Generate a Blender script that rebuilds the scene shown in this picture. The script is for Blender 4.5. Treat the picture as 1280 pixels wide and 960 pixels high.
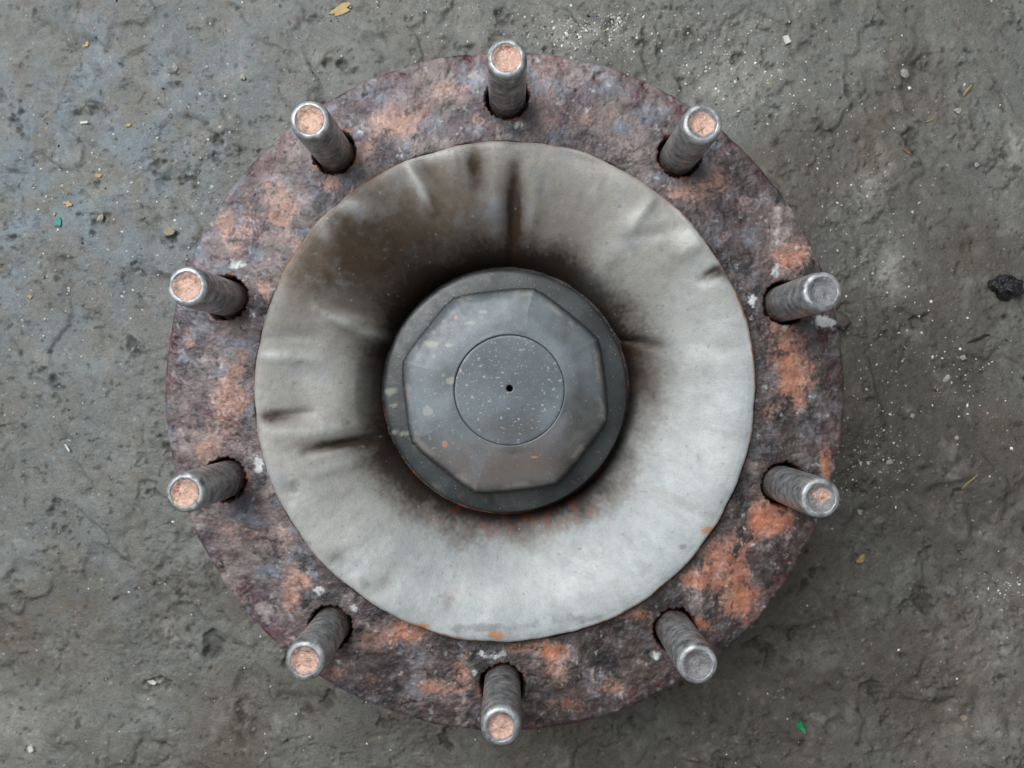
import bpy, math, random
import numpy as np

# ------------------------------------------------------------------ clear
for o in list(bpy.data.objects):
    bpy.data.objects.remove(o)
scene = bpy.context.scene
COL = scene.collection

# ------------------------------------------------------------------ camera
H = 0.120            # height of the flange face above the floor
FPX = 985.0          # focal length in pixels of the 1280 px wide photograph
CAMX, CAMY, CAMZ = 0.0044, 0.0044, H + 0.478
cam = bpy.data.cameras.new("camera")
cam.sensor_width = 36.0
cam.lens = 36.0 * FPX / 1280.0
cam.clip_start = 0.01
cam.clip_end = 50.0
cam.dof.use_dof = True
cam.dof.focus_distance = CAMZ - H - 0.004
cam.dof.aperture_fstop = 11.0
cam_ob = bpy.data.objects.new("camera", cam)
cam_ob.location = (CAMX, CAMY, CAMZ)
COL.objects.link(cam_ob)
scene.camera = cam_ob

# ------------------------------------------------------------------ world + light (open workshop door, upper left)
world = bpy.data.worlds.new("World")
scene.world = world
world.use_nodes = True
bg = world.node_tree.nodes["Background"]
bg.inputs["Color"].default_value = (0.94, 0.97, 1.0, 1)
bg.inputs["Strength"].default_value = 0.24

lamp = bpy.data.lights.new("door_light", 'AREA')
lamp.shape = 'RECTANGLE'
lamp.size = 1.7
lamp.size_y = 1.5
lamp.energy = 68.0
lamp.color = (0.97, 0.985, 1.0)
lamp_ob = bpy.data.objects.new("door_light", lamp)
LAZ, LEL, LD = math.radians(132), math.radians(53), 2.1
lamp_ob.location = (LD*math.cos(LEL)*math.cos(LAZ), LD*math.cos(LEL)*math.sin(LAZ), H + LD*math.sin(LEL))
from mathutils import Vector
lamp_ob.rotation_euler = (Vector((0, 0, H)) - lamp_ob.location).to_track_quat('-Z', 'Y').to_euler()
COL.objects.link(lamp_ob)

scene.view_settings.view_transform = 'Standard'
scene.view_settings.look = 'None'
scene.view_settings.exposure = 0.0
scene.view_settings.gamma = 1.0
scene.view_settings.use_curve_mapping = False

# ------------------------------------------------------------------ numpy helpers
def lin(c):
    c = np.asarray(c, dtype=np.float64) / 255.0
    return np.where(c <= 0.04045, c / 12.92, ((c + 0.055) / 1.055) ** 2.4)

def _hash(ix, iy, seed):
    h = (ix.astype(np.int64) * 374761393 + iy.astype(np.int64) * 668265263 + seed * 1442695041) & 0xFFFFFFFF
    h = ((h ^ (h >> 13)) * 1274126177) & 0xFFFFFFFF
    h = ((h ^ (h >> 16)) * 2246822519) & 0xFFFFFFFF
    return (h ^ (h >> 15)) & 0xFFFFFFFF

def perlin(x, y, seed=0):
    x0 = np.floor(x); y0 = np.floor(y)
    fx = x - x0; fy = y - y0
    ix = x0.astype(np.int64); iy = y0.astype(np.int64)
    u = fx*fx*fx*(fx*(fx*6-15)+10); v = fy*fy*fy*(fy*(fy*6-15)+10)
    def g(dx, dy):
        a = _hash(ix+dx, iy+dy, seed) * (2*math.pi/4294967296.0)
        return np.cos(a)*(fx-dx) + np.sin(a)*(fy-dy)
    a = g(0, 0); b = g(1, 0); c = g(0, 1); d = g(1, 1)
    return (a + u*(b-a) + v*((c + u*(d-c)) - (a + u*(b-a)))) * 1.5

def fbm(x, y, size, seed=0, octs=4, gain=0.5):
    """x, y in metres, size = largest feature in metres; roughly -1..1"""
    f = 1.0/size; a = 1.0; t = 0.0; s = 0.0
    for o in range(octs):
        t = t + a*perlin(x*f + 13.7*o, y*f - 7.3*o, seed + 17*o)
        s += a; a *= gain; f *= 2.03
    return t / s * 1.35

def sst(e0, e1, x):
    t = np.clip((x - e0) / (e1 - e0), 0, 1)
    return t*t*(3-2*t)

def mixc(c, col, m):
    return c + (np.asarray(col) - c) * m[..., None]

def W(px, py, z):
    """photo pixel -> place at height z"""
    k = (CAMZ - z) / FPX
    return CAMX + (px-640)*k, CAMY - (py-480)*k

def blobs(x, y, lst, z):
    """sum of soft spots; entries (px, py, rx, ry[, weight]) measured on the photograph"""
    k = (CAMZ - z) / FPX
    t = np.zeros_like(x)
    for e in lst:
        cx, cy = W(e[0], e[1], z)
        w = e[4] if len(e) > 4 else 1.0
        t = t + w*np.exp(-(((x-cx)/(e[2]*k))**2 + ((y-cy)/(e[3]*k))**2))
    return t

# ------------------------------------------------------------------ mesh helpers
def grid_obj(name, X, Y, Z, mat, parent=None, wrap=False, col=None, smooth=True, flip=False):
    """rows run along axis 0; wrap closes axis 1"""
    n, m = X.shape
    me = bpy.data.meshes.new(name)
    V = np.stack([X, Y, Z], -1).reshape(-1, 3).astype(np.float32)
    i = np.arange(n-1)[:, None]
    j = np.arange(m if wrap else m-1)[None, :]
    j2 = (j+1) % m
    q = np.stack([i*m+j, i*m+j2, (i+1)*m+j2, (i+1)*m+j], -1).reshape(-1, 4).astype(np.int32)
    if flip:
        q = q[:, ::-1]
    return raw_obj(name, V, q, mat, parent, None if col is None else col.reshape(-1, 3), smooth, me)

def raw_obj(name, V, q, mat, parent=None, col=None, smooth=True, me=None):
    me = me or bpy.data.meshes.new(name)
    k = q.shape[1]
    me.vertices.add(len(V)); me.vertices.foreach_set('co', np.ascontiguousarray(V, np.float32).ravel())
    me.loops.add(q.size); me.loops.foreach_set('vertex_index', np.ascontiguousarray(q, np.int32).ravel())
    me.polygons.add(len(q)); me.polygons.foreach_set('loop_start', np.arange(0, q.size, k, dtype=np.int32))
    me.update(calc_edges=True)
    me.polygons.foreach_set('use_smooth', np.full(len(q), smooth))
    if col is not None:
        a = me.attributes.new('col', 'FLOAT_COLOR', 'POINT')
        c4 = np.ones((len(V), 4), np.float32); c4[:, :3] = np.clip(col, 0, 1)
        a.data.foreach_set('color', c4.ravel())
    me.update()
    if mat: me.materials.append(mat)
    o = bpy.data.objects.new(name, me)
    COL.objects.link(o)
    if parent: o.parent = parent
    return o

def tag(o, label=None, cat=None, group=None, kind=None):
    if label: o['label'] = label
    if cat: o['category'] = cat
    if group: o['group'] = group
    if kind: o['kind'] = kind
    return o

STUD_L = 0.058
# ------------------------------------------------------------------ materials
class NT:
    def __init__(s, name):
        s.m = bpy.data.materials.new(name); s.m.use_nodes = True
        s.t = s.m.node_tree; s.b = s.t.nodes['Principled BSDF']
    def n(s, typ, **kw):
        x = s.t.nodes.new(typ)
        for k, v in kw.items():
            setattr(x, k, v)
        return x
    def l(s, a, b): s.t.links.new(a, b)
    def noise(s, vec, scale, detail=3, rough=0.6, dist=0.0):
        x = s.n('ShaderNodeTexNoise'); s.l(vec, x.inputs['Vector'])
        x.inputs['Scale'].default_value = scale; x.inputs['Detail'].default_value = detail
        x.inputs['Roughness'].default_value = rough; x.inputs['Distortion'].default_value = dist
        return x.outputs['Fac']
    def ramp(s, fac, a, b, lo=0.0, hi=1.0):
        x = s.n('ShaderNodeMapRange'); s.l(fac, x.inputs['Value'])
        for k, v in (('From Min', a), ('From Max', b), ('To Min', lo), ('To Max', hi)):
            x.inputs[k].default_value = v
        return x.outputs['Result']
    def mix(s, fac, a, b, blend='MIX'):
        x = s.n('ShaderNodeMix', data_type='RGBA', blend_type=blend)
        for k, v in ((0, fac), (6, a), (7, b)):
            if hasattr(v, 'is_linked'): s.l(v, x.inputs[k])
            elif k == 0: x.inputs[0].default_value = v
            else: x.inputs[k].default_value = (*v, 1)
        return x.outputs[2]
    def math(s, op, a, b=0.0):
        x = s.n('ShaderNodeMath', operation=op)
        for k, v in ((0, a), (1, b)):
            if hasattr(v, 'is_linked'): s.l(v, x.inputs[k])
            else: x.inputs[k].default_value = v
        return x.outputs[0]
    def bump(s, h, dist, strength=1.0, prev=None):
        x = s.n('ShaderNodeBump'); s.l(h, x.inputs['Height'])
        x.inputs['Distance'].default_value = dist; x.inputs['Strength'].default_value = strength
        if prev: s.l(prev, x.inputs['Normal'])
        return x.outputs['Normal']

def attr_mat(name, rough=(0.5, 0.8), spec=0.4, metal=0.0, grain=0.25, gscale=900, bumps=((1200, 0.0002),), speck=None, rscale=160):
    """vertex colour x fine grain, roughness noise, layered bump"""
    t = NT(name)
    co = t.n('ShaderNodeTexCoord').outputs['Object']
    a = t.n('ShaderNodeAttribute', attribute_name='col').outputs['Color']
    g = t.ramp(t.noise(co, gscale, 4, 0.65), 0.25, 0.75, 1-grain, 1+grain)
    comb = t.n('ShaderNodeCombineColor')
    for i in range(3): t.l(g, comb.inputs[i])
    c = t.mix(1.0, a, comb.outputs[0], 'MULTIPLY')
    if speck:
        sc, thr, pick, scol, amount = speck
        v = t.n('ShaderNodeTexVoronoi'); t.l(co, v.inputs['Vector']); v.inputs['Scale'].default_value = sc
        near = t.math('LESS_THAN', v.outputs['Distance'], thr)
        sep = t.n('ShaderNodeSeparateColor'); t.l(v.outputs['Color'], sep.inputs[0])
        few = t.math('GREATER_THAN', sep.outputs[0], pick)
        f = t.math('MULTIPLY', t.math('MULTIPLY', near, few), amount)
        c = t.mix(f, c, scol)
    t.l(c, t.b.inputs['Base Color'])
    t.l(t.ramp(t.noise(co, rscale, 6, 0.65), 0.32, 0.68, rough[0], rough[1]), t.b.inputs['Roughness'])
    t.b.inputs['Specular IOR Level'].default_value = spec
    t.b.inputs['Metallic'].default_value = metal
    nrm = None
    for sc, d in bumps:
        nrm = t.bump(t.noise(co, sc, 4, 0.65), d, 1.0, nrm)
    if nrm: t.l(nrm, t.b.inputs['Normal'])
    return t.m

M_floor = attr_mat('oily_concrete', (0.20, 0.58), 0.5, 0, 0.30, 800, ((190, 0.0006), (520, 0.0008), (1600, 0.0005)), None, 24)
M_rust = attr_mat('rusted_iron', (0.22, 0.50), 0.55, 0.0, 0.24, 1100, ((420, 0.0005), (1500, 0.0003)), (520, 0.15, 0.94, tuple(lin((180, 178, 174))), 0.45))
M_dish = attr_mat('dusty_grey_paint', (0.38, 0.60), 0.45, 0.08, 0.17, 1500, ((1100, 0.00024), (2600, 0.00012)), (560, 0.14, 0.93, tuple(lin((84, 80, 76))), 0.5), 50)
M_cap = attr_mat('dark_cap_plastic', (0.30, 0.52), 0.5, 0, 0.16, 1500, ((300, 0.00012), (1300, 0.00010)), (640, 0.15, 0.86, tuple(lin((185, 190, 188))), 0.6))
M_debris = attr_mat('grit_debris', (0.5, 0.85), 0.35, 0, 0.2, 1600, ((1500, 0.0002),))

def simple_mat(name, rgb, rough=0.6, spec=0.4, var=0.25, scale=600, bump=0.0002, metal=0.0):
    t = NT(name)
    co = t.n('ShaderNodeTexCoord').outputs['Object']
    c = lin(rgb)
    f = t.ramp(t.noise(co, scale, 4), 0.3, 0.7)
    t.l(t.mix(f, tuple(c*(1-var)), tuple(np.clip(c*(1+var), 0, 1))), t.b.inputs['Base Color'])
    t.b.inputs['Roughness'].default_value = rough
    t.b.inputs['Specular IOR Level'].default_value = spec
    t.b.inputs['Metallic'].default_value = metal
    t.l(t.bump(t.noise(co, scale*1.7, 4), bump), t.b.inputs['Normal'])
    return t.m

def stud_mat():
    t = NT('worn_steel')
    co = t.n('ShaderNodeTexCoord').outputs['Object']
    oi = t.n('ShaderNodeObjectInfo')
    off = t.n('ShaderNodeVectorMath', operation='MULTIPLY_ADD')
    t.l(oi.outputs['Random'], off.inputs[0]); off.inputs[1].default_value = (3, 5, 7); t.l(co, off.inputs[2])
    v = off.outputs[0]
    st = t.n('ShaderNodeMapping'); t.l(v, st.inputs[0]); st.inputs['Scale'].default_value = (0.8, 0.8, 1.3)
    f = t.ramp(t.noise(st.outputs[0], 170, 5, 0.65), 0.32, 0.68)
    c = t.mix(f, tuple(lin((112, 115, 117))), tuple(lin((206, 208, 209))))
    d = t.ramp(t.noise(v, 210, 5, 0.72), 0.52, 0.68, 0, 0.75)
    c = t.mix(d, c, tuple(lin((66, 64, 62))))
    sep = t.n('ShaderNodeSeparateXYZ'); t.l(co, sep.inputs[0])
    low = t.math('MULTIPLY', t.ramp(sep.outputs[2], 0.010, 0.001), t.ramp(t.noise(v, 260, 4), 0.42, 0.62))
    c = t.mix(t.math('MULTIPLY', low, 0.8), c, tuple(lin((150, 112, 92))))
    t.l(c, t.b.inputs['Base Color'])
    t.b.inputs['Metallic'].default_value = 0.65
    nose = t.ramp(sep.outputs[2], STUD_L-0.0045, STUD_L-0.0015, 0.0, 0.22)
    t.l(t.math('ADD', t.ramp(t.noise(v, 240, 4), 0.3, 0.7, 0.22, 0.44), nose), t.b.inputs['Roughness'])
    rg = t.n('ShaderNodeMapping'); t.l(v, rg.inputs[0]); rg.inputs['Scale'].default_value = (0.06, 0.06, 2.2)
    n1 = t.bump(t.noise(rg.outputs[0], 330, 3, 0.6), 0.0005)
    t.l(t.bump(t.noise(v, 500, 4), 0.00012, 1.0, n1), t.b.inputs['Normal'])
    return t.m

def stud_end_mat():
    t = NT('stud_end_rust')
    co = t.n('ShaderNodeTexCoord').outputs['Object']
    oi = t.n('ShaderNodeObjectInfo')
    sc = t.n('ShaderNodeSeparateColor'); t.l(oi.outputs['Color'], sc.inputs[0])
    off = t.n('ShaderNodeVectorMath', operation='MULTIPLY_ADD')
    t.l(oi.outputs['Random'], off.inputs[0]); off.inputs[1].default_value = (3, 5, 7); t.l(co, off.inputs[2])
    v = off.outputs[0]
    f = t.ramp(t.noise(v, 420, 5, 0.7), 0.3, 0.7)
    cop = t.mix(f, tuple(lin((180, 138, 118))), tuple(lin((230, 200, 184))))
    cop = t.mix(t.ramp(t.noise(v, 300, 3), 0.6, 0.7, 0, 0.7), cop, tuple(lin((150, 84, 62))))
    grey = t.mix(f, tuple(lin((112, 112, 114))), tuple(lin((150, 152, 154))))
    flat = t.n('ShaderNodeVectorMath', operation='MULTIPLY'); t.l(co, flat.inputs[0]); flat.inputs[1].default_value = (1, 1, 0)
    ln = t.n('ShaderNodeVectorMath', operation='LENGTH'); t.l(flat.outputs[0], ln.inputs[0])
    edge = t.ramp(ln.outputs['Value'], 0.0058, 0.0082, 0.0, -0.35)
    mask = t.math('ADD', t.math('ADD', t.noise(v, 125, 6, 0.75), edge), t.math('SUBTRACT', sc.outputs[0], 0.46))
    c = t.mix(t.ramp(mask, 0.44, 0.56), grey, cop)
    c = t.mix(t.ramp(t.noise(v, 210, 5, 0.7), 0.56, 0.68, 0, 0.8), c, tuple(lin((92, 76, 70))))
    t.l(c, t.b.inputs['Base Color'])
    t.b.inputs['Metallic'].default_value = 0.3
    t.b.inputs['Roughness'].default_value = 0.45
    n1 = t.bump(t.noise(v, 260, 5, 0.7), 0.0018)
    t.l(t.bump(t.noise(v, 1300, 3), 0.0003, 1.0, n1), t.b.inputs['Normal'])
    return t.m

M_stud = stud_mat()
M_end = stud_end_mat()

# ------------------------------------------------------------------ floor
def floor_height(x, y):
    h = 0.0036*fbm(x, y, 0.16, 3, 3)
    h -= 0.0030*sst(0.25, 0.6, fbm(x, y, 0.055, 12, 3, 0.5))
    h += 0.0022*sst(0.1, 0.25, fbm(x*0.8+y*0.6, y*0.6-x*0.5, 0.075, 13, 4, 0.55))
    amp = 0.10 + 1.0*sst(-0.05, 0.55, fbm(x, y, 0.075, 4, 3))      # trodden smooth here, broken there
    h += 0.0016*amp*fbm(x*0.75+y*0.4, y*0.75-x*0.4, 0.024, 5, 5, 0.62)
    h += 0.0011*amp*fbm(x, y, 0.0085, 7, 3, 0.65)
    h += 0.0012*amp*np.abs(fbm(x*0.9-y*0.5, y*0.7+x*0.3, 0.030, 8, 4, 0.6))
    h += 0.0016*sst(0.50, 0.62, fbm(x, y, 0.0075, 11, 2, 0.6))*amp     # stuck crumbs
    p = fbm(x, y, 0.030, 9, 4, 0.6)                 # pits
    h -= 0.0030*sst(0.38, 0.66, p)
    p2 = fbm(x, y, 0.011, 19, 3, 0.6)
    h -= 0.0012*sst(0.42, 0.7, p2)
    return h

def axis(lo, hi, step, far):
    a = np.arange(lo, hi+1e-6, step)
    ext = np.array([0.004, 0.01, 0.02, 0.04, 0.08, 0.16, 0.32, 0.64, 1.2, 2.2])
    ext = ext[ext < far]
    return np.concatenate([lo - ext[::-1], a, hi + ext])
gx = axis(-0.43, 0.43, 0.001, 3.0)
gy = axis(-0.335, 0.335, 0.001, 3.0)
X, Y = np.meshgrid(gx, gy)
Z = floor_height(X, Y)
inside = sst(0.60, 0.45, np.maximum(np.abs(X), np.abs(Y)*1.25))
hollow = blobs(X, Y, [(858, 38, 14, 8, -.45), (290, 184, 10, 7, -.5), (307, 905, 7, 16, -.6), (385, 885, 30, 26), (25, 915, 35, 30, -0.4)], 0)
Z = Z*inside - 0.004*hollow - 0.0045

grey = lin((118, 118, 113)); olive = lin((104, 98, 87)); dark = lin((78, 74, 66)); blue = lin((118, 130, 138)); pale = lin((160, 157, 149))
c = np.zeros(X.shape + (3,)) + grey
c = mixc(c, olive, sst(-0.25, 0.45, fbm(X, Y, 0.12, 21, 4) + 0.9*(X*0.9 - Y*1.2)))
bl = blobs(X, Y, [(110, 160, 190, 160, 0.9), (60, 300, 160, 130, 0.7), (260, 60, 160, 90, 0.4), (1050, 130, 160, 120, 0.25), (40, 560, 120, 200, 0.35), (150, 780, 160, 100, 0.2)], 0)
c = mixc(c, blue, np.clip(bl*sst(-0.35, 0.35, fbm(X, Y, 0.03, 25, 4)), 0, 1)*0.8)  # bluish sky sheen, mostly at left, painted into the floor colour
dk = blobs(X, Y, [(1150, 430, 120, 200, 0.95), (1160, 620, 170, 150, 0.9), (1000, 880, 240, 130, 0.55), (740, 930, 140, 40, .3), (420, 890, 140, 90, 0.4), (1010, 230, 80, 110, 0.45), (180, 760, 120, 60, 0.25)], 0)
c = mixc(c, dark, np.clip(dk*(0.75+0.5*fbm(X, Y, 0.04, 27, 4)), 0, 0.75))  # dark brown patches, plus hub shade on the right put into the colour
c = mixc(c, dark*0.7, sst(0.15, 0.8, fbm(X, Y, 0.02, 29, 6, 0.68))*0.55)
c = mixc(c, pale*0.9, sst(0.12, 0.8, fbm(X*0.8+Y*0.5, Y*0.8-X*0.5, 0.026, 31, 6, 0.68))*0.55)
c = mixc(c, lin((118, 104, 92)), sst(0.3, 0.7, fbm(X, Y, 0.012, 33, 4, 0.6))*0.5)
pb = blobs(X, Y, [(1112, 338, 32, 34, 1.1), (1085, 235, 26, 22, 0.8), (1275, 185, 16, 24, 1.0), (925, 95, 60, 45, 0.8), (25, 920, 40, 34, 0.8), (1255, 790, 40, 110, 0.6), (1235, 930, 60, 30, 0.5), (735, 40, 50, 16, 0.8),
                  (1215, 350, 30, 8, 0.3), (1030, 820, 40, 20, 0.4), (75, 195, 26, 18, 0.6), (1180, 790, 10, 40, 0.4), (1100, 950, 200, 12, 0.2), (100, 840, 26, 40, .4)], 0)
c = mixc(c, pale, np.clip(pb*(0.6+0.9*fbm(X, Y, 0.012, 35, 4, 0.65)), 0, 0.85))
bb = blobs(X, Y, [(215, 735, 45, 22, .8), (60, 190, 14, 18, .7), (300, 905, 16, 40, .9), (385, 890, 18, 22, .9), (215, 65, 16, 14, .6), (1030, 158, 24, 12, .5), (1090, 825, 24, 10, .5), (60, 30, 40, 14, .3), (290, 184, 14, 9, 1.1), (858, 38, 18, 9, 1.1), (1035, 158, 12, 7, .9), (893, 902, 10, 9, .9), (307, 905, 8, 18, 1.), (150, 350, 20, 8, .3), (1000, 520, 4, 4)], 0)
c = mixc(c, lin((64, 54, 44)), np.clip(bb*sst(-0.15, 0.3, fbm(X, Y, 0.008, 37, 4)), 0, 0.85))
# pits hold dark oily dirt
c = mixc(c, lin((44, 42, 40)), sst(0.38, 0.70, fbm(X, Y, 0.030, 9, 4, 0.6))*0.6)
c = mixc(c, lin((50, 47, 44)), sst(0.46, 0.75, fbm(X, Y, 0.011, 19, 3, 0.6))*0.4)
# tiny light and rusty flecks trodden into the surface
f1 = perlin(X/0.0030, Y/0.0030, 41); c = mixc(c, lin((168, 168, 164)), sst(0.66, 0.8, f1)*0.6)
f2 = perlin(X/0.0040, Y/0.0034, 43); c = mixc(c, lin((120, 78, 62)), sst(0.68, 0.82, f2)*0.6)
f4 = fbm(X, Y, 0.0085, 47, 3, 0.7); c = mixc(c, lin((46, 43, 40)), sst(0.42, 0.62, f4)*0.7)
f3 = perlin(X/0.0036, Y/0.0036, 45); c = mixc(c, lin((36, 35, 34)), sst(0.66, 0.85, f3)*0.6)
c = c*(1 + 0.24*fbm(X, Y, 0.006, 46, 3, 0.75) + 0.26*fbm(X, Y, 0.045, 48, 5, 0.65))[..., None]
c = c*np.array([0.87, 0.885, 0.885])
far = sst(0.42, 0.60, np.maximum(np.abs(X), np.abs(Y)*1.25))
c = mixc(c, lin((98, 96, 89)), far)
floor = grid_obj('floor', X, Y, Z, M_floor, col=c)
tag(floor, 'dark oily dirt-packed concrete workshop floor', kind='structure')
floor_mesh_Z = Z
def floor_z(x, y):
    i = min(max(np.searchsorted(gy, y), 1), len(gy)-1); j = min(max(np.searchsorted(gx, x), 1), len(gx)-1)
    return float(max(floor_mesh_Z[i, j], floor_mesh_Z[i-1, j-1]))

# ------------------------------------------------------------------ wheel hub
hub = bpy.data.objects.new('wheel_hub', None)
hub.location = (0, 0, 0)
COL.objects.link(hub)
tag(hub, 'rusty round truck wheel hub with ten steel studs and dark octagonal centre cap', 'wheel hub')

NST = 10
STUD_R = 0.1786
stud_ang = [math.radians(89.5 - 36*k) for k in range(NST)]

# --- flange face with clearance holes and the drum wall below it
nth = 2000
rr = np.concatenate([np.linspace(0.1425, 0.2046, 110), [0.2056, 0.2063, 0.2067, 0.2069, 0.2070]])
dz = np.concatenate([np.zeros(110), [-0.0003, -0.0009, -0.0018, -0.0032, -0.0060]])
wall = np.array([[0.2070, -0.012], [0.2066, -0.030], [0.2055, -0.060], [0.2050, -0.090], [0.2050, -0.1235]])
rr = np.concatenate([rr, wall[:, 0]]); dz = np.concatenate([dz, wall[:, 1]])
th = np.linspace(0, 2*math.pi, nth, endpoint=False)
R, T = np.meshgrid(rr, th, indexing='ij')
DZ = np.repeat(dz[:, None], nth, 1)
cx, cy = np.cos(T), np.sin(T)
edge = 0.0005*perlin(cx*2.2, cy*2.2, 51) + 0.00035*perlin(cx*33, cy*33, 52) - 0.0008*sst(0.45, 0.75, perlin(cx*26, cy*26, 53))
R = R + edge*sst(0.199, 0.2055, R)
X = R*cx; Y = R*cy
n_scale = fbm(X, Y, 0.016, 55, 4, 0.6)
Zr = 0.00045*np.floor(n_scale*5)/5*2 + 0.00040*fbm(X, Y, 0.005, 57, 3, 0.65) + 0.0008*fbm(X, Y, 0.05, 59, 2)
Zr = Zr - 0.0012*sst(0.42, 0.6, fbm(X, Y, 0.013, 61, 4))*sst(0.188, 0.198, R)
Z = H + DZ + np.where(DZ > -0.01, Zr, 0) - 0.0035*sst(0.1520, 0.1500, R + 0.0012*fbm(X, Y, 0.012, 62, 3))

ZF = H
k_f = (CAMZ - H)/FPX
base_l = lin((122, 109, 107)); purple = lin((88, 71, 79)); bluish = lin((112, 118, 128)); brown = lin((84, 70, 62)); darkc = lin((56, 53, 54))
copper = lin((178, 139, 121)); orange = lin((158, 94, 66)); maroon = lin((98, 50, 54)); fleck = lin((178, 182, 182))
side = sst(-0.10, 0.16, X*0.75 - Y*0.65 + 0.03*fbm(X, Y, 0.06, 63, 3))     # 1 = lower right
c = np.zeros(X.shape + (3,)) + base_l
c = mixc(c, purple, sst(-0.2, 0.4, fbm(X, Y, 0.03, 65, 5, 0.6)))
c = mixc(c, brown*0.85, side*0.7)
c = mixc(c, bluish, sst(0.05, 0.45, fbm(X, Y, 0.022, 67, 6, 0.70) + 0.06)*(0.95-0.5*side))
c = mixc(c, lin((152, 140, 136)), sst(0.15, 0.55, fbm(X, Y, 0.026, 68, 6, 0.68))*0.7)
cb = blobs(X, Y, [(499, 150, 46, 26), (555, 114, 30, 20, .8), (352, 252, 30, 34, .8), (300, 297, 22, 30, .7), (412, 228, 22, 12, .9), (281, 279, 10, 16), (330, 361, 10, 14), (371, 312, 8, 20, .8),
                  (691, 120, 24, 40, .9), (897, 230, 34, 24, .9), (984, 322, 26, 22, 1.1), (852, 241, 22, 12, .8), (925, 262, 18, 14, .6), (292, 500, 26, 40, 1.15), (302, 450, 14, 20, .9), (277, 619, 26, 10, .7),
                  (987, 461, 34, 52, 1.1), (975, 405, 16, 20, .8), (980, 637, 24, 14, .8), (1032, 577, 8, 26, 1.2), (969, 656, 22, 16, 1.), (472, 802, 46, 20, .95), (364, 750, 14, 22, 1.), (577, 832, 16, 24, .9),
                  (382, 727, 16, 12, .8), (420, 842, 16, 10, .8), (517, 787, 28, 12, 1.), (905, 701, 40, 32, 1.2), (927, 752, 32, 30, 1.15), (957, 650, 26, 20, 1.2), (695, 829, 26, 22, .8), (875, 778, 14, 14, 1.),
                  (660, 810, 50, 10, .9), (790, 770, 40, 10, .7), (860, 726, 28, 10, .8), (730, 150, 20, 14, .6), (235, 430, 8, 20, .5), (700, 880, 40, 10, .6), (760, 860, 40, 14, .5), (1000, 560, 16, 16, .5), (955, 560, 10, 60, .4),
                  (440, 190, 40, 20, .45), (330, 280, 50, 50, .35), (270, 540, 30, 60, .35), (300, 640, 40, 40, .4), (340, 700, 40, 40, .4), (600, 150, 40, 20, .4), (780, 140, 50, 20, .35), (545, 860, 26, 14, .7), (460, 850, 30, 12, .5), (250, 560, 14, 20, .5), (390, 205, 10, 10, .8)], ZF)
XW = X + 0.004*fbm(X, Y, 0.012, 201, 4, 0.6); YW = Y + 0.004*fbm(X, Y, 0.012, 203, 4, 0.6)
cm = sst(0.28, 0.84, 0.80*cb + 0.66*fbm(XW, YW, 0.024, 69, 6, 0.70) + 0.25*perlin(X/0.0018, Y/0.0018, 70))
c = mixc(c, copper*(0.86+0.0*side[..., None]), cm*0.82)
om = sst(0.35, 1.05, 0.55*side + 0.35*cb + 0.7*fbm(X, Y, 0.014, 71, 6, 0.70))*cm
c = mixc(c, orange, om*0.75)
c = mixc(c, lin((78, 60, 54)), cm*sst(0.25, 0.5, fbm(X, Y, 0.007, 72, 4, 0.7))*0.75)
# rusty burrs round the clearance holes and along the foot of the dish
hd = np.full(X.shape, 9.0)
for a in stud_ang:
    hd = np.minimum(hd, np.hypot(X-STUD_R*math.cos(a), Y-STUD_R*math.sin(a)))
c = mixc(c, orange*0.9, sst(0.0152, 0.0138, hd + 0.0040*fbm(X, Y, 0.012, 73, 4, 0.7) + 0.0004)*0.7)
c = mixc(c, orange*0.8, sst(0.1535, 0.1500, R + 0.0022*fbm(X, Y, 0.008, 74, 4))*sst(-0.1, 0.3, fbm(X, Y, 0.05, 75, 3) + 0.4*side)*0.8)
c = mixc(c, darkc*0.8, sst(0.12, 0.50, fbm(XW, YW, 0.022, 77, 6, 0.74) + 0.22*side - 0.30*cb)*0.85)
db = blobs(X, Y, [(330, 240, 4, 4), (400, 250, 16, 22, 1.), (752, 825, 36, 20, 1.), (690, 740, 4, 4), (975, 525, 26, 26, .6), (885, 335, 16, 26, .6), (360, 330, 14, 12, .8), (330, 385, 10, 12, .9), (325, 600, 12, 18, .9), (450, 785, 10, 10, 1.),
                  (885, 770, 16, 14, .8), (660, 60, 30, 8, .3), (640, 165, 30, 10, .8), (320, 690, 10, 16, .4), (1010, 470, 8, 50, .3), (945, 720, 8, 60, .4), (500, 870, 40, 14, .5), (820, 880, 60, 14, .4)], ZF)
c = mixc(c, darkc*0.9, sst(0.4, 0.75, db*0.8 + 0.4*fbm(X, Y, 0.010, 79, 4, 0.65))*0.85)
mar = sst(0.189, 0.204, R + 0.010*fbm(X, Y, 0.025, 81, 4, 0.6))
c = mixc(c, maroon, mar*sst(-0.1, 0.45, fbm(X, Y, 0.018, 83, 5, 0.7))*0.75)
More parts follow.
